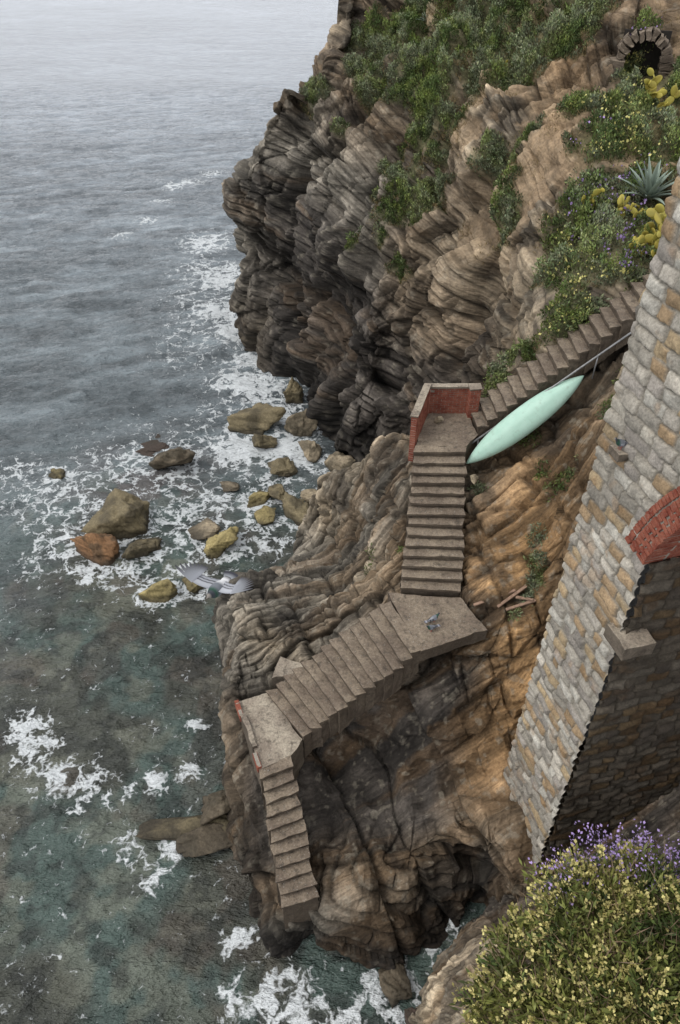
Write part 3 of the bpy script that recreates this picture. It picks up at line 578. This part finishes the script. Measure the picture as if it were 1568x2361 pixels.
nb=t.bump(w1,1.,.9); nb=t.bump(w2,.7,.08,nb); nb=t.bump(fm,.4,.05,nb)
t.fin(col,t.rng(fm,0,1,.06,.8),nb,.5); t.b.inputs["IOR"].default_value=1.33
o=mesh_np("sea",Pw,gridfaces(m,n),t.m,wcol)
fa_=o.data.attributes.new("Foam",'FLOAT','POINT'); fa_.data.foreach_set("value",foam.astype(np.float32).ravel())
# ------------------------------------------------------------------ vegetation
def leaves(C,Nv,size,asp,col,spread=1.,up=.3):
    n=len(C); d=rng.normal(size=(n,3))*spread+Nv+V([0,0,up]); d/=np.linalg.norm(d,axis=1)[:,None]
    s=np.cross(d,rng.normal(size=(n,3))); s/=np.linalg.norm(s,axis=1)[:,None]+1e-9
    L_=(size*rng.uniform(.6,1.4,n))[:,None]; Wd=L_*asp
    P=np.stack([C,C+d*L_*.5+s*Wd*.5,C+d*L_,C+d*L_*.5-s*Wd*.5],1)
    return P,np.repeat(col[:,None,:],4,1)
def build(name,parts,mat=M_leaf):
    P=np.concatenate([p[0] for p in parts]).reshape(-1,3); Cc=np.concatenate([p[1] for p in parts]).reshape(-1,3)
    return mesh_np(name,P,np.arange(len(P)).reshape(-1,4),mat,Cc,False)
def veg_cols(P,seed):
    f=fbm(P*.8,3,seed); g=fbm(P*2.2,2,seed+5); n=len(P)
    A=V([.08,.115,.033]);B=V([.20,.225,.13]);Cc=V([.20,.24,.06])
    a=np.clip((f-.42)*7,0,1)[:,None]; b=np.clip((g-.46)*6,0,1)[:,None]
    c=A*(1-a)+B*a; c=c*(1-b*.6)+Cc*b*.6
    return c*rng.uniform(.5,1.35,(n,1))*rng.uniform(.9,1.1,(n,3))
cl=fbm(CG*2.4,3,400)
prob=np.clip((vm-.10)*2.2,0,1)*np.clip((cl-.34)*6,0,1)
area=np.linalg.norm(np.cross(np.gradient(CG,axis=0),np.gradient(CG,axis=1)),axis=-1)
pw=(prob*np.clip(area,0,.02)).ravel(); pw/=pw.sum()
idx=rng.choice(CG.shape[0]*CG.shape[1],250000,p=pw)
Pc=CG.reshape(-1,3)[idx]+rng.normal(size=(len(idx),3))*.03; Nc=CN.reshape(-1,3)[idx]*.6+V([0,0,.6])
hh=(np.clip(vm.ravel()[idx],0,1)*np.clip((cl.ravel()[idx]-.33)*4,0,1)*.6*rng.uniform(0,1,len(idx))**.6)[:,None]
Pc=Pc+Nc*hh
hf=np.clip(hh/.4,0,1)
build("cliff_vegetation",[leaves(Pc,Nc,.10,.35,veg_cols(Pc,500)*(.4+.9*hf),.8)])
sel=np.where((prob.ravel()>.3)&(ci.ravel()>8)&(ri.ravel()<7))[0]
ii=rng.choice(sel,1300); Pf=CG.reshape(-1,3)[ii]+V([0,-.1,.3]); pc=np.where((fbm(Pf*.5,2,6)[:,None]<.66),V([[.6,.55,.2]]),V([[.36,.25,.5]]))
build("slope_flowers",[leaves(Pf,Pf*0+V([0,-.4,.6]),.08,.8,pc,.6)])
prob2=np.clip((vm-.0)*3,0,1)*(vm<.35)*np.clip((fbm(CG*1.7,3,410)-.45)*6,0,1)+.25*soilmask*np.clip((fbm(CG*1.2,3,411)-.5)*6,0,1); pw=(prob2*np.clip(area,0,.02)).ravel(); pw/=pw.sum()
idx=rng.choice(len(pw),40000,p=pw); Pc=CG.reshape(-1,3)[idx]; c_=V([.23,.17,.08])*rng.uniform(.4,1.3,(len(idx),1))
build("dry_grass",[leaves(Pc,CN.reshape(-1,3)[idx]*.3,.16,.1,c_,.6,up=.7)])
def tufts(name,pts,G):
    pr=[]
    Gf=G.reshape(-1,3)
    for (x,y,r,kk) in pts:
        d=np.hypot(Gf[:,0]-x,Gf[:,1]-y); s_=np.where(d<r)[0]
        if len(s_)==0: continue
        ii=rng.choice(s_,kk); P=Gf[ii]+rng.normal(size=(kk,3))*.03; P[:,2]+=rng.random(kk)*r*.5*(1-d[ii]/r)
        pr.append(leaves(P,P*0,.09,.3,veg_cols(P,520)*rng.uniform(.6,.9),.8))
    build(name,pr)
tufts("rock_plants",[(5.35,14.3,.25,500),(5.2,13.6,.3,900),(5.15,13.1,.25,700),(4.9,12.75,.2,400),(5.9,15.2,.35,800),(5.6,15.8,.2,300),(3.95,15.95,.22,500),(7.2,15.9,.4,800),(7.7,16.2,.5,1200),(4.55,12.3,.15,200),(3.7,17.3,.18,300),(.9,15.6,.12,150),(-.25,11.95,.12,150),(1.75,14.9,.1,150),(5.5,17.0,.3,500),(8.0,17.0,.5,900)],SG)
P=rng.uniform(0,1,(9000,2)); s_=P[:,0]; Pp=np.stack([4.3+s_*4.6,18.35+s_*.95+P[:,1]*.6,9.55+s_*3.9+P[:,1]*.6+rng.uniform(-.1,.25,9000)],1)
kk=fbm(Pp*1.5,3,77)>.44; Pp=Pp[kk]; build("stairside_plants",[leaves(Pp,Pp*0+V([0,-.3,.4]),.12,.35,veg_cols(Pp,530)*.9,.8)])
def pear(x,y,npad,seed,s=1.):
    r=np.random.default_rng(seed); Gf=CG.reshape(-1,3); k=np.argmin(np.hypot(Gf[:,0]-x,Gf[:,1]-y)); base=Gf[k]
    bm=bmesh.new(); pads=[(base+V([0,-.1,0]),V([0,0,1.]))]
    cols=[]
    for q in range(npad):
        p,d0=pads[r.integers(0,len(pads))] if q else pads[0]
        d=d0*.2+V([r.uniform(-1,1),r.uniform(-1.1,.4),r.uniform(-.1,.8)]); d/=np.linalg.norm(d); L_=r.uniform(.26,.4)*s
        nr=V([r.uniform(-.9,.9),-1,r.uniform(-.2,.9)]); nr-=d*(nr@d); nr/=np.linalg.norm(nr); sd_=np.cross(d,nr)
        M=Matrix(((sd_[0]*L_*.33,nr[0]*L_*.07,d[0]*L_*.52,p[0]+d[0]*L_*.48),(sd_[1]*L_*.33,nr[1]*L_*.07,d[1]*L_*.52,p[1]+d[1]*L_*.48),(sd_[2]*L_*.33,nr[2]*L_*.07,d[2]*L_*.52,p[2]+d[2]*L_*.48),(0,0,0,1)))
        n0=len(bm.verts); bmesh.ops.create_uvsphere(bm,u_segments=12,v_segments=8,radius=1,matrix=M)
        c=V([.40,.32,.06])*(1-r.random()*.5)+V([.08,.13,.03])*r.random()*.5; cols+= [c]*(len(bm.verts)-n0)
        pads.append((p+d*L_*.95,d))
    o=bm_obj("prickly_pear_cactus",bm,M_leaf,None,0,True); colattr(o.data,"Col",V(cols))
for k,(x,y,nd,s) in enumerate([(9.0,20.2,34,1.0),(9.3,20.8,34,1.0),(8.3,20.3,18,.8),(8.9,22.2,16,.8),(10.1,27.2,24,.9),(10.8,27.2,20,.9),(7.5,22.7,14,.7),(6.5,35,14,1.0),(8.4,21.9,12,.7),(11.2,28.2,14,.9)]): pear(x,y,nd,70+k,s)
def agave(x,y,R,seed):
    r=np.random.default_rng(seed); Gf=CG.reshape(-1,3); k=np.argmin(np.hypot(Gf[:,0]-x,Gf[:,1]-y)); b=Gf[k]+V([0,-.15,.15]); P=[];F=[];C=[]
    for q in range(30):
        az=q*2.4; el=.25+1.1*(q/30); L_=R*r.uniform(.8,1.1); w=.085*R; d=V([math.cos(az)*math.cos(el),math.sin(az)*math.cos(el),math.sin(el)]); s=np.cross(d,[0,0,1]); s/=np.linalg.norm(s); n0=len(P)
        for i in range(9):
            t_=i/8; ww=w*(1-t_**1.6)*(.75+.6*math.sin(t_*2)); c=b+d*L_*t_-V([0,0,.18*L_*t_**2.5*math.cos(el)]); u_=np.cross(s,d)
            P+=[c-s*ww+u_*ww*.5,c,c+s*ww+u_*ww*.5]; cc_=V([.22,.27,.22])*(.7+.5*t_); C+=[cc_*1.2,cc_*.8,cc_*1.2]
        for i in range(8):
            for j in (0,1): F.append([n0+i*3+j,n0+i*3+j+1,n0+i*3+j+4,n0+i*3+j+3])
    mesh_np("agave_plant",V(P),V(F),M_leaf,V(C),True)
agave(9.2,22.4,1.2,5); agave(4.1,40.5,.6,6)
def lobes(LB,count,seed,thin=.35):
    r=np.random.default_rng(seed); out=[];nn_=[]
    w=V([l[3]**2 for l in LB]); w/=w.sum()
    for l,c in zip(LB,(w*count).astype(int)):
        d=r.normal(size=(c,3)); d/=np.linalg.norm(d,axis=1)[:,None]; d[:,2]=np.where(d[:,2]<-.2,-d[:,2],d[:,2])
        rr=l[3]*(1-thin*r.random(c)**1.6); bump=(fbm(d*3.2+l[0]*3,3,31)-.5)*1.0+(fbm(d*9+l[1],2,35)-.5)*.55
        out.append(V(l[:3])+d*(rr*(1+bump))[:,None]*V([1,1,.85])); nn_.append(d)
    return np.concatenate(out),np.concatenate(nn_)
LB=[(4.6,4.8,6.9,1.15),(5.5,4.9,7.0,1.1),(3.65,4.2,6.2,1.0),(5.0,3.7,7.1,1.2),(4.1,3.2,6.7,1.1),(6.2,4.0,7.3,1.1),(3.0,3.7,5.9,.75)]
P,Nn=lobes(LB,42000,3,.5); f=fbm(P*2.2,3,9)[:,None]; f=np.clip((f-.3)*2.5,0,1)
col=(V([.06,.09,.024])*(1-f)+V([.20,.21,.055])*f)*rng.uniform(.35,1.5,(len(P),1))
parts=[leaves(P,Nn,.16,.26,col,.8)]
P2,N2_=lobes(LB,9000,4,.9); parts.append(leaves(P2,N2_,.38,.03,V([.20,.14,.09])*rng.uniform(.6,1.4,(len(P2),1)),.8))
sh=build("flowering_shrub",parts)
Pf,Nf=lobes(LB,3800,5,.08); kf=(fbm(Pf*1.8,3,12)>.43); Pf=Pf[kf]; Nf=Nf[kf]; Pf=Pf+Nf*.05
fl=[]
for q in range(7):
    c=V([.64,.57,.23])*rng.uniform(.6,1.15,(len(Pf),1)); fl.append(leaves(Pf+rng.normal(size=Pf.shape)*.03,Nf,.065,.8,c,.8))
o=build("blossoms",fl); o.parent=sh
LG=[(6.3,5.0,6.6,.9),(7.0,4.6,6.9,1.1),(5.0,5.9,5.9,.55),(7.4,5.6,6.6,1.0)]
P,Nn=lobes(LG,26000,13,.5); col=V([.07,.11,.035])*rng.uniform(.4,1.7,(len(P),1))
g=build("lavender_plants",[leaves(P,Nn*.5,.2,.08,col,.5,up=.8)])
Pf,Nf=lobes([(4.25,5.5,7.15,.65),(4.8,5.8,7.2,.7),(5.5,5.7,7.3,.8),(6.2,5.3,7.2,.7),(6.6,5.4,7.0,.8),(6.6,4.6,7.6,.7)],3400,15,.5)
o=build("purple_blossoms",[leaves(Pf,Nf,.055,.7,V([.42,.31,.60])*rng.uniform(.7,1.3,(len(Pf),1)),.9)]); o.parent=g
# ------------------------------------------------------------------ pigeons
def pigeon(pos,yaw,spread=False,pitch=0,roll=0,s=1.):
    sp=[(-.165,.075,.030,.006),(-.12,.078,.036,.010),(-.085,.085,.034,.026),(-.045,.098,.048,.044),(0,.108,.056,.056),(.045,.118,.056,.060),(.08,.135,.046,.050),(.10,.160,.031,.034),(.112,.186,.024,.026),(.124,.205,.024,.025),(.138,.212,.019,.019),(.150,.210,.009,.009),(.160,.206,.005,.005),(.172,.200,.0015,.0015)]
    if spread: sp=[(x*1.08,.10+ (z-.10)*.25,a,b) for x,z,a,b in sp]
    P=[];C=[];F=[];M_=12
    def colr(x):
        if x<-.13: return (.05,.05,.055)
        if x<-.03: return (.26,.27,.29) if not spread else (.66,.66,.67)
        if x<.06: return (.16,.17,.19)
        if x<.105: return (.03,.07,.05)
        if x<.145: return (.05,.055,.065)
        return (.22,.2,.18)
    for x,z,a,b in sp:
        for j in range(M_):
            th=2*math.pi*j/M_; P.append((x,a*math.cos(th),z+b*math.sin(th))); C.append(colr(x))
    for i in range(len(sp)-1):
        for j in range(M_): F.append((i*M_+j,i*M_+(j+1)%M_,(i+1)*M_+(j+1)%M_,(i+1)*M_+j))
    def sheet(rows,cols):
        n0=len(P); w=len(rows[0])
        for r,c in zip(rows,cols):
            for q,p in enumerate(r): P.append(p); C.append(c[q] if isinstance(c,list) else c)
        for i in range(len(rows)-1):
            for j in range(w-1): F.append((n0+i*w+j,n0+i*w+j+1,n0+(i+1)*w+j+1,n0+(i+1)*w+j))
    for sg in (1,-1):
        if not spread:
            rows=[];cs=[]
            for k in range(8):
                t_=k/7; x=.06-.22*t_; h=.045*math.sin(math.pi*(.12+.85*t_))**.6; y=sg*(.058-.045*t_**1.6); zc=.118-.035*t_
                rows.append([(x,y*.75,zc+h*.8),(x,y*1.08,zc+h*.3),(x,y*1.08,zc-h*.4),(x,y*.8,zc-h*.9)]); cs.append((.24,.25,.28) if k not in (3,5,7) else (.05,.05,.06))
            sheet(rows,cs)
        else:
            up_=.42 if sg>0 else .22   # one wing higher in the beat
            def wp_(y,x): return (x,sg*y*(1-.25*up_),.115+y*up_+.25*y*y)
            rows=[];cs=[]
            for k in range(9):       # arm and secondaries
                t_=k/8; y=.03+.17*t_; le=.06+.045*math.sin(t_*1.7); ch=.15-.02*t_-(.006 if k%2 else 0)
                rows.append([wp_(y,le-ch*f_) for f_ in (0,.18,.42,.50,.62,.72,.84,1)])
                cs.append([(.28,.29,.32),(.38,.39,.42),(.40,.41,.44),(.06,.06,.07),(.42,.43,.46),(.06,.06,.07),(.36,.37,.40),(.12,.12,.13)])
            sheet(rows,cs)
            for k in range(9):       # separate primaries fanned from the wrist
                a_=math.radians(8+k*11); Lp=.205-.010*k; bx_,by_=.10-.012*k,.19
                dx,dy=-math.sin(a_),math.cos(a_); nx,ny=dy,-dx
                r_=[]
                for u_,w_ in ((0,.016),(.4,.017),(.8,.013),(1,.004)):
                    cx=bx_+dx*Lp*u_; cy=by_+dy*Lp*u_; lift=.0015*k
                    p1=wp_(cy-ny*w_,cx-nx*w_); p2=wp_(cy+ny*w_,cx+nx*w_)
                    r_.append([(p1[0],p1[1],p1[2]+lift),(p2[0],p2[1],p2[2]+lift)])
                sheet(r_,[(.30,.31,.34),(.24,.25,.27),(.10,.10,.11),(.05,.05,.055)])
    if not spread:
        tw=.035; sheet([[(-.12,-tw*.7,.083),(-.12,0,.088),(-.12,tw*.7,.083)],[(-.18,-tw,.075),(-.18,0,.08),(-.18,tw,.075)],[(-.225,-tw,.066),(-.23,0,.07),(-.225,tw,.066)]],[(.3,.3,.33),(.3,.3,.33),(.04,.04,.05)])
    else:
        for k in range(7):
            a_=math.radians(-27+k*9); cx,sx=-math.cos(a_),math.sin(a_); r_=[]
            for u_,w_ in ((0,.010),(.5,.015),(.85,.016),(1,.008)):
                r_.append([(-.13+cx*.13*u_-sx*w_,sx*.13*u_-w_,.088+.001*k),(-.13+cx*.13*u_+sx*w_,sx*.13*u_+w_,.088+.001*k)])
            sheet(r_,[(.35,.36,.38),(.25,.26,.28),(.04,.04,.05),(.05,.05,.06)])
    if not spread:
        for sg in (1,-1):
            n0=len(P)
            for (x,z,r) in ((.0,.07,.012),(.01,.03,.005),(.008,.004,.004)):
                for j in range(6): th=j*math.pi/3; P.append((x+r*math.cos(th),sg*.022+r*math.sin(th),z)); C.append((.40,.12,.10))
            for i in range(2):
                for j in range(6): F.append((n0+i*6+j,n0+i*6+(j+1)%6,n0+(i+1)*6+(j+1)%6,n0+(i+1)*6+j))
            for dx,dy in ((.03,0),(.024,.014),(.024,-.014),(-.018,0)):
                n0=len(P); y0=sg*.022
                P.extend([(.006,y0-.003,.004),(.006,y0+.003,.004),(.006+dx,y0+dy+.002,.001),(.006+dx,y0+dy-.002,.001)]); C.extend([(.40,.12,.10)]*4); F.append((n0,n0+1,n0+2,n0+3))
    A=V(P)*s; Rm=np.array((Matrix.Rotation(yaw,3,'Z')@Matrix.Rotation(pitch,3,'Y')@Matrix.Rotation(roll,3,'X')))
    A=A@Rm.T+V(pos)
    mesh_np("pigeon",A,V(F),M_feather,V(C),True)
pigeon((2.40,12.15,6.83),.4,s=1.15); pigeon((2.32,11.85,6.83),3.6,s=1.15)
lp=loc(1.6,-.1,14.35); pigeon(tuple(lp),3.4,s=1.05)
pigeon((-1.25,4.95,15.6),math.radians(-112),True,-.15,-.1,1.2)
# ------------------------------------------------------------------ world, sun, camera
w=bpy.data.worlds.new("World"); scene.world=w; w.use_nodes=True; nt=w.node_tree; bg=nt.nodes["Background"]
sky=nt.nodes.new("ShaderNodeTexSky"); sky.sky_type='NISHITA'; sky.sun_disc=False; sky.sun_elevation=math.radians(54); sky.sun_rotation=math.radians(254); sky.air_density=1.5; sky.dust_density=5
hs=nt.nodes.new("ShaderNodeHueSaturation"); hs.inputs["Saturation"].default_value=.4; nt.links.new(sky.outputs[0],hs.inputs["Color"])
mx=nt.nodes.new("ShaderNodeMix"); mx.data_type='RGBA'; mx.inputs[0].default_value=.85; nt.links.new(hs.outputs[0],mx.inputs[6]); mx.inputs[7].default_value=(9.6,9.8,10.2,1)  # bright cloud layer
nt.links.new(mx.outputs[2],bg.inputs[0]); bg.inputs[1].default_value=.13
sd=bpy.data.lights.new("sun",'SUN'); sd.energy=1.25; sd.angle=math.radians(22); sd.color=(1,.96,.90); so=bpy.data.objects.new("sun",sd); bpy.context.collection.objects.link(so)
so.rotation_euler=Vector((-.7,-.2,1.0)).to_track_quat('Z','Y').to_euler()
cam=bpy.data.cameras.new("camera"); co=bpy.data.objects.new("camera",cam); bpy.context.collection.objects.link(co); cam.sensor_fit='VERTICAL'; cam.sensor_height=36; cam.lens=25.16; cam.clip_end=20000
co.location=(0,0,21); co.rotation_euler=(math.radians(49.3),0,0); scene.camera=co
scene.view_settings.view_transform='Standard'; scene.view_settings.look='None'; scene.view_settings.exposure=0
